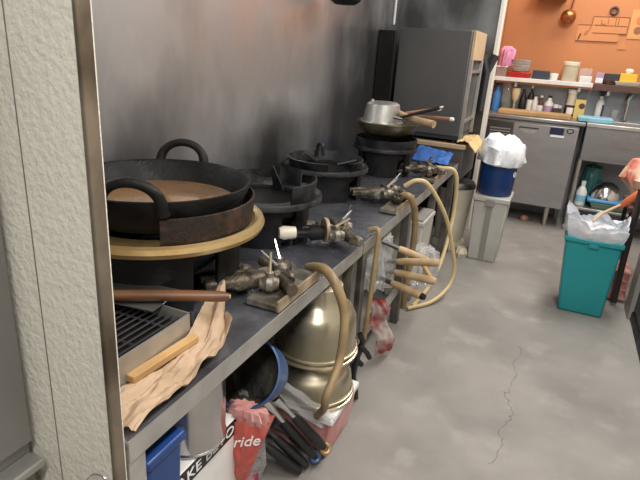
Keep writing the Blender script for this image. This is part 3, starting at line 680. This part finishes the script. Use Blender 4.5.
solo('white_bag', crumple([(.001, .70), (.09, .69), (.112, .708), (.126, .714), (.132, .70), (.138, .672), (.146, .68), (.148, .73), (.132, .785), (.098, .825), (.05, .842), (.001, .845)], (-.312, 3.715, 0), 3.4, .03, 96, freq=1.3, zamp=1.1, fold=.12), 'bag', 'crumpled white plastic bag bulging over the blue bucket', 'plastic bag', (-.312, 3.715, .7))

# ------------------------------------------------------------------ teal bin
t = thing('teal_bin', 'teal plastic bin lined with a white bag on the concrete floor', 'bin', (.30, 3.18, 0))
part('body', MB().taper(.19, .415, 3.06, 3.26, .0, .152, .425, 3.03, 3.32, .43), 'teal', t, bevel=.012)
part('rim', MB().box(.143, .434, 3.02, 3.33, .418, .444), 'teal', t, bevel=.006)
part('handle_notch', MB().box(.265, .315, 3.02, 3.026, .40, .42), M['teal'], t, bevel=.004)
def tbag(u, v):
    a = 2 * PI * u
    cx, cy = .288, 3.175
    hx, hy = .150, .160
    k = 1 / max(abs(math.cos(a)), abs(math.sin(a))) ** .8
    n1 = nz(math.cos(a) * 2, math.sin(a) * 2, v * 2 + 1); n2 = nz(math.cos(a) * 5, math.sin(a) * 5, v * 6)
    w = v
    s = .90 + .14 * math.sin(w * 2.2) + .08 * n1 * w + .06 * n2 * w
    z = .425 + (.085 + .07 * n1 + .035 * n2) * w
    if math.cos(a) < -.55: z += .045 * w; s += .03 * w
    return (cx + hx * s * k * math.cos(a) * .98, cy + hy * s * k * math.sin(a) * .98, z)
t = thing('bin_liner', 'white plastic liner bag rising out of the teal bin', 'plastic bag', (.288, 3.175, .40))
part('bag', MB().grid(tbag, 96, 26), 'liner', t)
part('bag_filling', crumple([(.001, .40), (.10, .40), (.12, .42), (.138, .45), (.13, .475), (.09, .49), (.04, .485), (.001, .48)], (.288, 3.175, 0), 2.9, .035, 80, freq=1.4, fold=.15), 'liner', t)

# ------------------------------------------------------------------ kitchen line at the back
t = thing('counter_top', 'long steel worktop carrying the cutting board and bottles', 'worktop', (0, 5., .86))
part('top', MB().box(-.598, .19, 4.74, 5.2, .862, .892), 'steel', t, bevel=.006)
t = thing('undercounter_fridge', 'steel undercounter fridge with navy badge below the worktop', 'fridge', (-.2, 4.95, 0))
part('body', MB().box(-.595, .152, 4.765, 5.18, .168, .858), 'fridge', t, bevel=.004)
part('door', MB().box(-.345, .148, 4.742, 4.764, .172, .842), 'fridge', t, bevel=.005)
part('side_door', MB().box(-.592, -.352, 4.745, 4.764, .172, .842), 'steel_dark', t, bevel=.004)
vm = MB()
for k in range(9): vm.box(-.53, -.365, 4.741, 4.7455, .60 + k * .022, .61 + k * .022)
part('vent_slat', vm, 'fridge', t)
hp = [(-.225 + .074 * math.cos(PI + PI * k / 14), .806 + .046 * math.sin(PI + PI * k / 14)) for k in range(15)]
XZ = lambda y: Matrix(((1, 0, 0, 0), (0, 0, -1, y), (0, 1, 0, 0), (0, 0, 0, 1)))
part('handle_recess', MB().prism(hp, .0, .003, XZ(4.742)), 'lip', t, label='crescent shaped handle recess')
part('handle_lip', MB().box(-.302, -.148, 4.732, 4.742, .804, .814), 'black2', t)
part('badge', MB().box(-.062, .042, 4.737, 4.742, .778, .832), 'navy', t, label='navy blue badge')
part('badge_strip', MB().box(-.052, .05, 4.7365, 4.742, .757, .773), 'white', t, label='white label strip')
part('emblem', MB().lathe([(.0, 0), (.026, 0), (.028, .003), (.0, .004)], 24, mtx=axis((.088, 4.742, .815), (0, -1, 0)), sy=.75), 'navy', t, label='small oval emblem')
part('emblem_face', MB().lathe([(.0, 0), (.019, 0), (.019, .0012), (.0, .0012)], 24, mtx=axis((.088, 4.7385, .815), (0, -1, 0)), sy=.7), 'fridge', t)
for x, y in ((-.50, 4.79), (.04, 4.79), (-.50, 5.13), (.12, 5.13)):
    part('foot', MB().lathe([(.001, 0), (.014, 0), (.024, .16), (.024, .168), (.001, .168)], 14, (x, y, 0)), 'alu', t)
solo('floor_debris', crumple([(.001, 0), (.03, 0), (.033, .02), (.02, .045), (.001, .05)], (-.127, 4.85, 0), 1.1, .01, 20), 'woodpink', 'small reddish brown item on the floor under the fridge', 'debris', (-.127, 4.85, 0))

t = thing('sink_unit', 'steel sink cabinet with an open shelf below its basin', 'sink', (.75, 4.95, 0))
part('top', MB().box(.195, 1.30, 4.735, 4.80, .865, .895).box(.195, 1.30, 5.12, 5.2, .865, .895).box(.195, .36, 4.8, 5.12, .865, .895).box(1.2, 1.30, 4.8, 5.12, .865, .895), 'lip', t, bevel=.004)
part('basin', MB().box(.36, 1.2, 4.8, 5.12, .66, .668).box(.355, .362, 4.8, 5.12, .66, .87).box(1.198, 1.205, 4.8, 5.12, .66, .87).box(.36, 1.2, 4.798, 4.803, .66, .87).box(.36, 1.2, 5.118, 5.124, .66, .87), 'steel', t)
part('front_panel', MB().box(.20, 1.29, 4.745, 4.757, .60, .866), 'steel', t, bevel=.003)
part('side_panel', MB().box(.198, .206, 4.757, 5.18, .60, .866), 'steel', t)
for x in (.205, 1.27):
    for y in (4.76, 5.15):
        part('leg', MB().cyl((x, y, 0), .016, .60, 14), 'alu', t)
part('lower_shelf', MB().box(.19, 1.28, 4.75, 5.17, .195, .215), 'alu', t, bevel=.003)
t = thing('faucet', 'curved chrome faucet rising behind the sink', 'faucet', (.47, 5.16, .895))
part('spout', MB().tube([(.478, 5.15, .9), (.478, 5.15, 1.07), (.47, 5.12, 1.115), (.455, 5.06, 1.10), (.44, 5.02, 1.05)], .010, 10), 'chrome', t)
part('lever', MB().tube([(.478, 5.15, 1.06), (.50, 5.13, 1.12)], .009, 8, smooth=False), 'chrome', t)
part('base', MB().cyl((.478, 5.15, .8955), .024, .03, 16), 'chrome', t)

# under the sink
t = thing('cleaner_bottle', 'white bottle with a pale blue label on the shelf under the sink', 'bottle', (.285, 4.86, .216))
part('body', MB().lathe([(.001, 0), (.038, 0), (.041, .008), (.041, .11), (.022, .15), (.016, .155), (.016, .17), (.001, .17)], 24, (.277, 4.86, .216)), 'whitep', t)
part('label', MB().lathe([(.0415, .03), (.0418, .03), (.0418, .085), (.0415, .085)], 24, (.277, 4.86, .216)), 'ltblue', t)
part('cap', MB().cyl((.277, 4.86, .387), .018, .03, 14), 'whitep', t)
solo('teal_bag', crumple([(.001, 0), (.06, 0), (.075, .09), (.075, .2), (.055, .30), (.001, .33)], (.335, 5.03, .216), 5.5, .016), 'dkteal', 'dark teal plastic bag at the back of the shelf under the sink', 'bag', (.335, 5.03, .216))
solo('green_tray', MB().taper(.37, .66, 4.80, 5.05, .216, .35, .68, 4.785, 5.065, .262), 'greenish', 'dark green tray under the blue board on the sink shelf', 'tray', (.51, 4.92, .216), bevel=.006)
solo('blue_board', MB().box(.325, .625, 4.785, 5.06, .264, .295), 'skyblue', 'bright blue plastic board on the green tray under the sink', 'board', (.47, 4.92, .264), bevel=.012)
solo('metal_bowl', MB().lathe([(.001, .128), (.05, .122), (.095, .09), (.122, .03), (.127, 0), (.12, 0), (.09, .085), (.001, .118)], 40, (.46, 4.92, .296)), 'chrome', 'shiny metal bowl upside down on the blue board under the sink', 'bowl', (.46, 4.92, .296))

# counter things (from left to right)
cz = .8925
solo('cutting_board', MB().box(-.50, .072, 4.83, 5.04, cz, cz + .035), 'wood', 'long pale wooden cutting board along the worktop edge', 'cutting board', (-.2, 4.93, cz), bevel=.006)
def bottle(name, label, cat, x, y, r, h, m, capm=None, band=None, neck=.45, grp=None):
    t = thing(name, label, cat, (x, y, cz), grp)
    s = h * .62
    part('body', MB().lathe([(.001, 0), (r * .95, 0), (r, .006), (r, s), (r * neck, h * .8), (r * neck, h * .9), (.001, h * .9)], 24, (x, y, cz)), m, t)
    if capm: part('cap', MB().cyl((x, y, cz + h * .9), r * neck * 1.1, h * .1, 14), capm, t)
    if band: part('label', MB().lathe([(r * 1.005, s * .2), (r * 1.02, s * .2), (r * 1.02, s * .8), (r * 1.005, s * .8)], 24, (x, y, cz)), band, t)
    return t
yb = 5.11
bottle('water_bottle', 'clear bottle of blue liquid at the left end of the worktop', 'bottle', -.56, yb, .036, .235, 'blueglass', 'black2')
t = thing('glass_jar', 'tall cloudy glass jar beside the blue liquid bottle', 'jar', (-.45, 5.12, cz))
part('body', MB().lathe([(.001, 0), (.044, 0), (.047, .01), (.047, .21), (.04, .225), (.04, .24), (.001, .24)], 28, (-.475, 5.125, cz)), 'glass', t)
part('contents', MB().cyl((-.475, 5.125, cz + .004), .04, .07, 20), 'greenish', t)
t = thing('wine_glass', 'stemmed glass of pale beige paste in front of the cloudy jar', 'glass', (-.385, 5.08, cz))
part('bowl', MB().lathe([(.006, .085), (.028, .12), (.036, .17), (.035, .205), (.032, .205), (.001, .195)], 24, (-.40, 5.075, cz)), 'liquid', t)
part('stem', MB().lathe([(.001, 0), (.030, 0), (.028, .006), (.006, .012), (.006, .09), (.001, .09)], 20, (-.40, 5.075, cz)), 'liquid', t)
bottle('sauce_bottle', 'black sauce bottle beside the stemmed glass', 'bottle', -.335, yb, .028, .20, 'black', 'brownp', None, .4, 'dark bottles on the worktop')
bottle('sauce_bottle', 'taller black sauce bottle with a white label among the worktop bottles', 'bottle', -.275, yb + .01, .027, .235, 'black', 'whitep', 'white', .35, 'dark bottles on the worktop')
bottle('sauce_bottle', 'small pale bottle with dark cap right of the black sauce bottles', 'bottle', -.232, yb - .02, .024, .165, 'whitep', 'brownp', None, .55)
bottle('sauce_bottle', 'small brown labelled bottle beside the plump white bottle', 'bottle', -.185, yb - .02, .024, .16, 'brownp', 'whitep', 'white', .5)
bottle('white_bottle', 'plump white bottle with a black cap behind the cutting board', 'bottle', -.118, yb - .03, .036, .165, 'whitep', 'black', 'purple', .4)
t = thing('condiment_tray', 'low dark tray of white cups beside the plump white bottle', 'tray', (-.05, 5.08, cz))
part('tray', MB().box(-.085, -.01, 5.04, 5.13, cz, cz + .07), 'black2', t, bevel=.004)
part('cup', MB().cyl((-.06, 5.07, cz + .0705), .02, .03, 14), 'whitep', t)
part('cup', MB().cyl((-.028, 5.09, cz + .0705), .016, .022, 14), 'whitep', t)
t = thing('seasoning_jar', 'tall jar with a dark label band and white lid near the yellow box', 'jar', (.05, 5.09, cz))
part('body', MB().lathe([(.001, 0), (.038, 0), (.04, .006), (.04, .11), (.036, .12), (.036, .20), (.001, .20)], 28, (.052, 5.09, cz)), 'beige', t)
part('label', MB().lathe([(.0405, .012), (.0412, .012), (.0412, .105), (.0405, .105)], 28, (.052, 5.09, cz)), 'black2', t)
part('label_panel', MB().lathe([(.0414, .03), (.0418, .03), (.0418, .085), (.0414, .085)], 10, (.052, 5.09, cz), -2.2, -.9), 'white', t)
part('lid', MB().cyl((.052, 5.09, cz + .2), .038, .03, 24), 'whitep', t)
t = thing('yellow_box', 'yellow box with a dark round mark at the end of the cutting board', 'box', (.115, 5.07, cz))
part('carton', MB().box(.085, .165, 5.045, 5.11, cz, cz + .155), 'yellow2', t, bevel=.002)
part('round_mark', MB().lathe([(.0, 0), (.024, 0), (.024, .002), (.0, .002)], 24, mtx=axis((.139, 5.0455, cz + .105), (0, -1, 0))), 'brownp', t)
solo('blue_tray', MB().taper(.13, .37, 4.80, 5.02, .896, .12, .38, 4.79, 5.03, .93), 'ltblue', 'light blue plastic tray at the edge of the sink', 'tray', (.25, 4.9, .896), bevel=.006)
t = thing('soap_bottle', 'white soap bottle with a dark blue stripe behind the light blue tray', 'bottle', (.275, 5.14, .896))
part('body', MB().lathe([(.001, 0), (.031, 0), (.033, .008), (.033, .13), (.02, .165), (.012, .17), (.012, .19), (.001, .19)], 24, (.277, 5.145, .896), sy=.8), 'whitep', t)
part('stripe', MB().box(.293, .307, 5.113, 5.128, .91, 1.02), 'navy', t)
part('pump', MB().cyl((.277, 5.145, 1.086), .013, .03, 12).box(.25, .284, 5.139, 5.151, 1.113, 1.127), 'black2', t)
t = thing('plastic_cup', 'clear plastic cup behind the sink near the faucet', 'cup', (.395, 5.15, .896))
part('body', MB().lathe([(.001, 0), (.026, 0), (.032, .09), (.030, .09), (.024, .004), (.001, .004)], 24, (.40, 5.155, .896)), 'clear', t)

# wall shelf and its things
t = thing('wall_shelf', 'long white shelf on the wall above the worktop', 'shelf', (-.17, 5.08, 1.15))
part('board', MB().box(-.598, .185, 4.99, 5.2, 1.152, 1.185), 'whitep', t, bevel=.003)
part('bracket', MB().box(-.42, -.40, 5.02, 5.2, 1.11, 1.152), 'alu', t)
part('bracket', MB().box(.08, .10, 5.02, 5.2, 1.11, 1.152), 'alu', t)
t = thing('wall_shelf', 'brown wooden shelf on the wall above the sink', 'shelf', (.7, 5.08, 1.13))
part('board', MB().box(.19, 1.25, 4.99, 5.2, 1.140, 1.185), 'brownp', t, bevel=.003)
part('bracket', MB().box(.30, .32, 5.02, 5.2, 1.10, 1.14), 'alu', t)
sz = 1.1855
t = thing('clear_box', 'clear lidded container at the left end of the white shelf', 'container', (-.55, 5.06, sz))
part('body', MB().box(-.592, -.505, 5.02, 5.1, sz, sz + .075), 'clear', t, bevel=.004)
part('lid', MB().box(-.596, -.50, 5.015, 5.105, sz + .075, sz + .088), 'whitep', t, bevel=.003)
solo('pink_cloth', crumple([(.001, 0), (.045, 0), (.050, .05), (.056, .10), (.056, .13), (.03, .155), (.001, .16)], (-.527, 5.06, sz + .0885), 8.8, .02, freq=1.6), 'pinkcloth', 'bunched pink cloth on the clear container', 'cloth', (-.482, 5.06, sz + .0885))
solo('red_tray', MB().taper(-.48, -.32, 5.0, 5.15, sz, -.49, -.31, 4.99, 5.16, sz + .045), 'red', 'red tray under the stack of white plates', 'tray', (-.37, 5.06, sz), bevel=.005)
for k in range(5):
    solo('plate', MB().lathe([(.001, 0), (.06, 0), (.084, .016), (.086, .019), (.058, .006), (.001, .005)], 32, (-.40 + .004 * (k % 2), 5.07, sz + .0455 + k * .0205)), 'whitep' if k != 2 else 'whitep',
         ['lowest', 'second lowest', 'middle', 'second highest', 'topmost'][k] + ' white plate of the stack on the red tray', 'plate', (-.385, 5.07, sz + .0455 + k * .0205), 'stack of white plates')
solo('dark_box', MB().box(-.293, -.16, 5.02, 5.14, sz, sz + .07), 'slate', 'dark blue box on the white shelf beside the plates', 'box', (-.23, 5.08, sz), bevel=.004)
solo('white_tub', MB().lathe([(.001, 0), (.03, 0), (.036, .05), (.034, .055), (.001, .055)], 24, (-.125, 5.06, sz)), 'whitep', 'small white tub between the dark blue box and the beige canister', 'tub', (-.125, 5.06, sz))
t = thing('canister', 'large beige canister with a lid on the white shelf', 'canister', (-.01, 5.09, sz))
part('body', MB().lathe([(.001, 0), (.056, 0), (.058, .006), (.06, .125), (.001, .125)], 32, (-.005, 5.09, sz)), 'beige', t)
part('lid', MB().lathe([(.001, .125), (.064, .125), (.064, .15), (.058, .155), (.001, .155)], 32, (-.005, 5.09, sz)), 'cream', t)
solo('white_box', MB().box(.075, .165, 5.0, 5.07, sz, sz + .05), 'whitep', 'low white box at the right end of the white shelf', 'box', (.12, 5.03, sz), bevel=.003)
solo('clear_container', MB().box(.065, .16, 5.08, 5.17, sz, sz + .11), 'clear', 'clear plastic container behind the low white box', 'container', (.11, 5.12, sz), bevel=.004)
t = thing('purple_box', 'small purple and white box at the left end of the brown shelf', 'box', (.22, 5.06, sz))
part('carton', MB().box(.192, .25, 5.03, 5.1, sz, sz + .085), 'purple', t, bevel=.002)
part('white_panel', MB().box(.195, .247, 5.028, 5.0305, sz + .008, sz + .045), 'white', t)
solo('black_box', MB().box(.255, .365, 5.06, 5.15, sz, sz + .085), 'black2', 'long black box on the brown shelf', 'box', (.31, 5.1, sz), bevel=.004)
solo('brown_dish', MB().lathe([(.001, 0), (.025, 0), (.038, .035), (.034, .035), (.001, .008)], 24, (.292, 5.015, sz)), 'brownp', 'small brown dish in front of the long black box', 'dish', (.292, 5.015, sz))
solo('white_tray', MB().taper(.345, .505, 5.0, 5.13, sz, .335, .515, 4.99, 5.14, sz + .03), 'beige', 'pale tray under the yellow tissue box', 'tray', (.42, 5.06, sz), bevel=.004)
t = thing('tissue_box', 'yellow tissue box on the pale tray', 'tissue box', (.43, 5.06, sz + .0305))
part('carton', MB().box(.365, .485, 5.01, 5.12, sz + .031, sz + .092), 'yellow', t, bevel=.002)
part('tissue', crumple([(.001, 0), (.018, 0), (.026, .02), (.018, .035), (.001, .038)], (.425, 5.065, sz + .0925), 3.9, .008, 24), 'whitep', t)

# orange wall things
t = thing('copper_ladle', 'round copper ladle hanging on the orange wall', 'ladle', (-.11, 5.24, 1.69))
part('bowl', MB().lathe([(.001, .045), (.03, .04), (.05, .022), (.06, 0), (.056, 0), (.045, .02), (.001, .036)], 32, mtx=axis((-.108, 5.195, 1.69), (.1, -1, .1))), 'copper', t)
part('handle', MB().tube([(-.10, 5.225, 1.745), (-.09, 5.235, 1.86), (-.09, 5.246, 1.93)], .006, 8), 'copper', t)
solo('range_hood', MB().taper(-.375, -.14, 5.0, 5.24, 1.825, -.36, -.155, 5.06, 5.24, 1.98), 'black2', 'dark hood above the orange wall at the top of the photo', 'hood', (-.26, 5.12, 1.825), bevel=.004)
solo('wreath', MB().ring((0, 0, 0), .026, .009, 28, 8, axis((.225, 5.236, 1.752), (0, -1, 0))), 'brownp', 'small brown ring wreath on the orange wall', 'wreath', (.225, 5.236, 1.75))
M['wallpale'] = mat('pale_orange_relief', (.57, .235, .085), .55)
M['wallline'] = mat('brown_line', (.28, .11, .045), .6)
t = thing('wall_decoration', 'stepped relief of fine brown lines and strokes on the orange wall below the wreath', 'decoration', (.18, 5.245, 1.6))
part('relief_panel', MB().box(.085, .35, 5.244, 5.2499, 1.58, 1.705).box(-.02, .30, 5.2445, 5.2499, 1.515, 1.64), 'wallpale', t)
lm = MB()
def ln(x0, z0, x1, z1, w=.004):
    lm.tube([(x0, 5.242, z0), (x1, 5.242, z1)], w * .6, 6, smooth=False)
for a in [(.085, 1.705, .35, 1.705), (.35, 1.705, .35, 1.58), (.085, 1.705, .085, 1.64), (-.02, 1.64, .085, 1.64), (-.02, 1.515, .30, 1.515), (.10, 1.64, .34, 1.638), (.10, 1.58, .35, 1.58),
          (.085, 1.64, .055, 1.56), (.055, 1.6, .04, 1.56), (.20, 1.69, .20, 1.65), (.15, 1.68, .15, 1.65), (.15, 1.65, .18, 1.65), (.255, 1.70, .255, 1.645), (.275, 1.70, .275, 1.645)]: ln(*a)
part('line', lm, 'wallline', t)
part('dark_stroke', MB().tube([(.0, 5.241, 1.525), (.012, 5.241, 1.57)], .006, 6, smooth=False), 'brownp', t)
solo('wall_tag', MB().prism([(.311, 1.462), (.369, 1.462), (.36, 1.50), (.342, 1.518), (.322, 1.50)], -.003, .003, Matrix.Translation((0, 5.2465, 0)) @ Matrix(((1, 0, 0, 0), (0, 0, 1, 0), (0, 1, 0, 0), (0, 0, 0, 1)))), 'wallpale', 'small pale tag on the orange wall below the line relief', 'tag', (.34, 5.2465, 1.46))
t = thing('poster', 'yellowish poster with brown shapes at the right edge on the orange wall', 'poster', (.45, 5.245, 1.55))
part('sheet', MB().box(.36, .56, 5.244, 5.2499, 1.545, 1.765), mat('yellow_paper', (.62, .31, .11), .6), t)
part('shape', MB().lathe([(.0, 0), (.028, 0), (.028, .002), (.0, .002)], 20, mtx=axis((.425, 5.2435, 1.61), (0, -1, 0))), 'wallline', t)
part('shape', MB().lathe([(.0, 0), (.03, 0), (.03, .002), (.0, .002)], 20, mtx=axis((.43, 5.2435, 1.685), (0, -1, 0))), 'orange', t)

# ------------------------------------------------------------------ right edge
t = thing('grey_cabinet', 'dark grey cabinet at the right edge of the photo with a pale leg', 'cabinet', (.85, 2.7, 0))
part('body', MB().box(.575, 1.1, 1.9, 3.28, .05, .62), 'steel_dark', t, bevel=.006)
part('plinth', MB().box(.565, 1.08, 1.9, 3.25, .0, .05), 'iron', t)
part('corner_post', MB().box(.548, .575, 3.14, 3.30, .0, .46), 'greypd', t, bevel=.004)
solo('brown_pole', MB().tube([(.488, 3.30, .02), (.478, 3.29, .30), (.462, 3.20, .72)], .018, 10, smooth=False), 'brownpole', 'dark brown pole leaning behind the teal bin', 'pole', (.488, 3.3, .02))
t = thing('red_crate', 'small red plastic crate on the floor behind the teal bin', 'crate', (.5, 3.45, 0))
part('body', MB().box(.445, .545, 3.36, 3.58, .012, .20), 'crate', t, bevel=.004)
cm = MB()
for k in range(4): cm.box(.441, .549, 3.354, 3.36, .02 + k * .055, .032 + k * .055)
part('slat', cm, 'crate', t)
t = thing('bag_stand', 'dark low stool holding the peach bag and cord behind the teal bin', 'stool', (.5, 3.75, 0))
part('seat', MB().box(.475, .80, 3.58, 3.95, .50, .53), 'brownp', t, bevel=.004)
for x, y in ((.75, 3.61), (.75, 3.91), (.50, 3.91), (.50, 3.61)):
    part('leg', MB().box(x - .012, x + .012, y - .012, y + .012, 0, .50), 'brownpole', t)
solo('peach_bag', crumple([(.001, 0), (.045, 0), (.065, .06), (.13, .15), (.115, .20), (.06, .265), (.001, .28)], (.545, 3.74, .531), 4.9, .035, 72, freq=1.4, sx=1.05, fold=.2), 'pinkbag', 'peach coloured plastic bag with red print at the right edge in front of the sink', 'bag', (.545, 3.74, .531))
t = thing('orange_handle', 'orange plastic handle sticking out beside the peach bag', 'handle', (.42, 3.5, .54))
part('grip', MB().tube([(.408, 3.42, .555), (.435, 3.40, .60), (.475, 3.38, .645), (.50, 3.37, .66)], [.013, .020, .026, .024], 12), 'orange', t)
solo('tan_cord', MB().tube([(.27, 3.17, .51), (.305, 3.22, .545), (.35, 3.30, .56), (.41, 3.42, .57), (.44, 3.54, .548)], [.008, .008, .008, .0075, .007], 8), 'straw', 'tan cord running from the teal bin liner to the orange handle', 'cord', (.27, 3.17, .5))

# ------------------------------------------------------------------ light
def area(name, loc, sx, sy, power, col=(1, .965, .92), rot=(0, 0, 0)):
    l = bpy.data.lights.new(name, 'AREA'); l.shape = 'RECTANGLE'; l.size = sx; l.size_y = sy; l.energy = power; l.color = col
    o = bpy.data.objects.new(name, l); C.objects.link(o); o.location = loc; o.rotation_euler = rot
    return o
area('unseen_overhead_lamp', (.30, -.55, 2.46), .3, 1.3, 42)  # unseen lamp added behind the camera to brighten the embossed panel
area('unseen_overhead_lamp', (.35, 1.1, 2.46), .3, 1.3, 37)
area('unseen_overhead_lamp', (.25, 3.3, 2.46), .3, 1.3, 40)
area('unseen_overhead_lamp', (.2, 4.75, 2.46), 1.2, .3, 18, (1, .93, .84))
w = bpy.data.worlds.new('world'); S.world = w; w.use_nodes = True
w.node_tree.nodes['Background'].inputs[0].default_value = (1, .97, .93, 1)
w.node_tree.nodes['Background'].inputs[1].default_value = .16

# ------------------------------------------------------------------ camera
cam = bpy.data.cameras.new('camera'); co = bpy.data.objects.new('camera', cam); C.objects.link(co)
cam.sensor_width = 36; cam.lens = 530 / 640 * 36; cam.clip_start = .02
rx = Vector((.90901851, .19380242, -.36895254)); ry = Vector((.41188074, -.2827594, .86625711)); rz = Vector((.06355793, -.93940819, -.33685701))
mw = Matrix(((rx[0], -rx[1], -rx[2], 0), (ry[0], -ry[1], -ry[2], 0), (rz[0], -rz[1], -rz[2], 1.3), (0, 0, 0, 1)))
co.matrix_world = mw
S.camera = co
S.view_settings.view_transform = 'Standard'; S.view_settings.look = 'None'; S.view_settings.gamma = 1
S.view_settings.exposure = .14; S.view_settings.use_curve_mapping = False
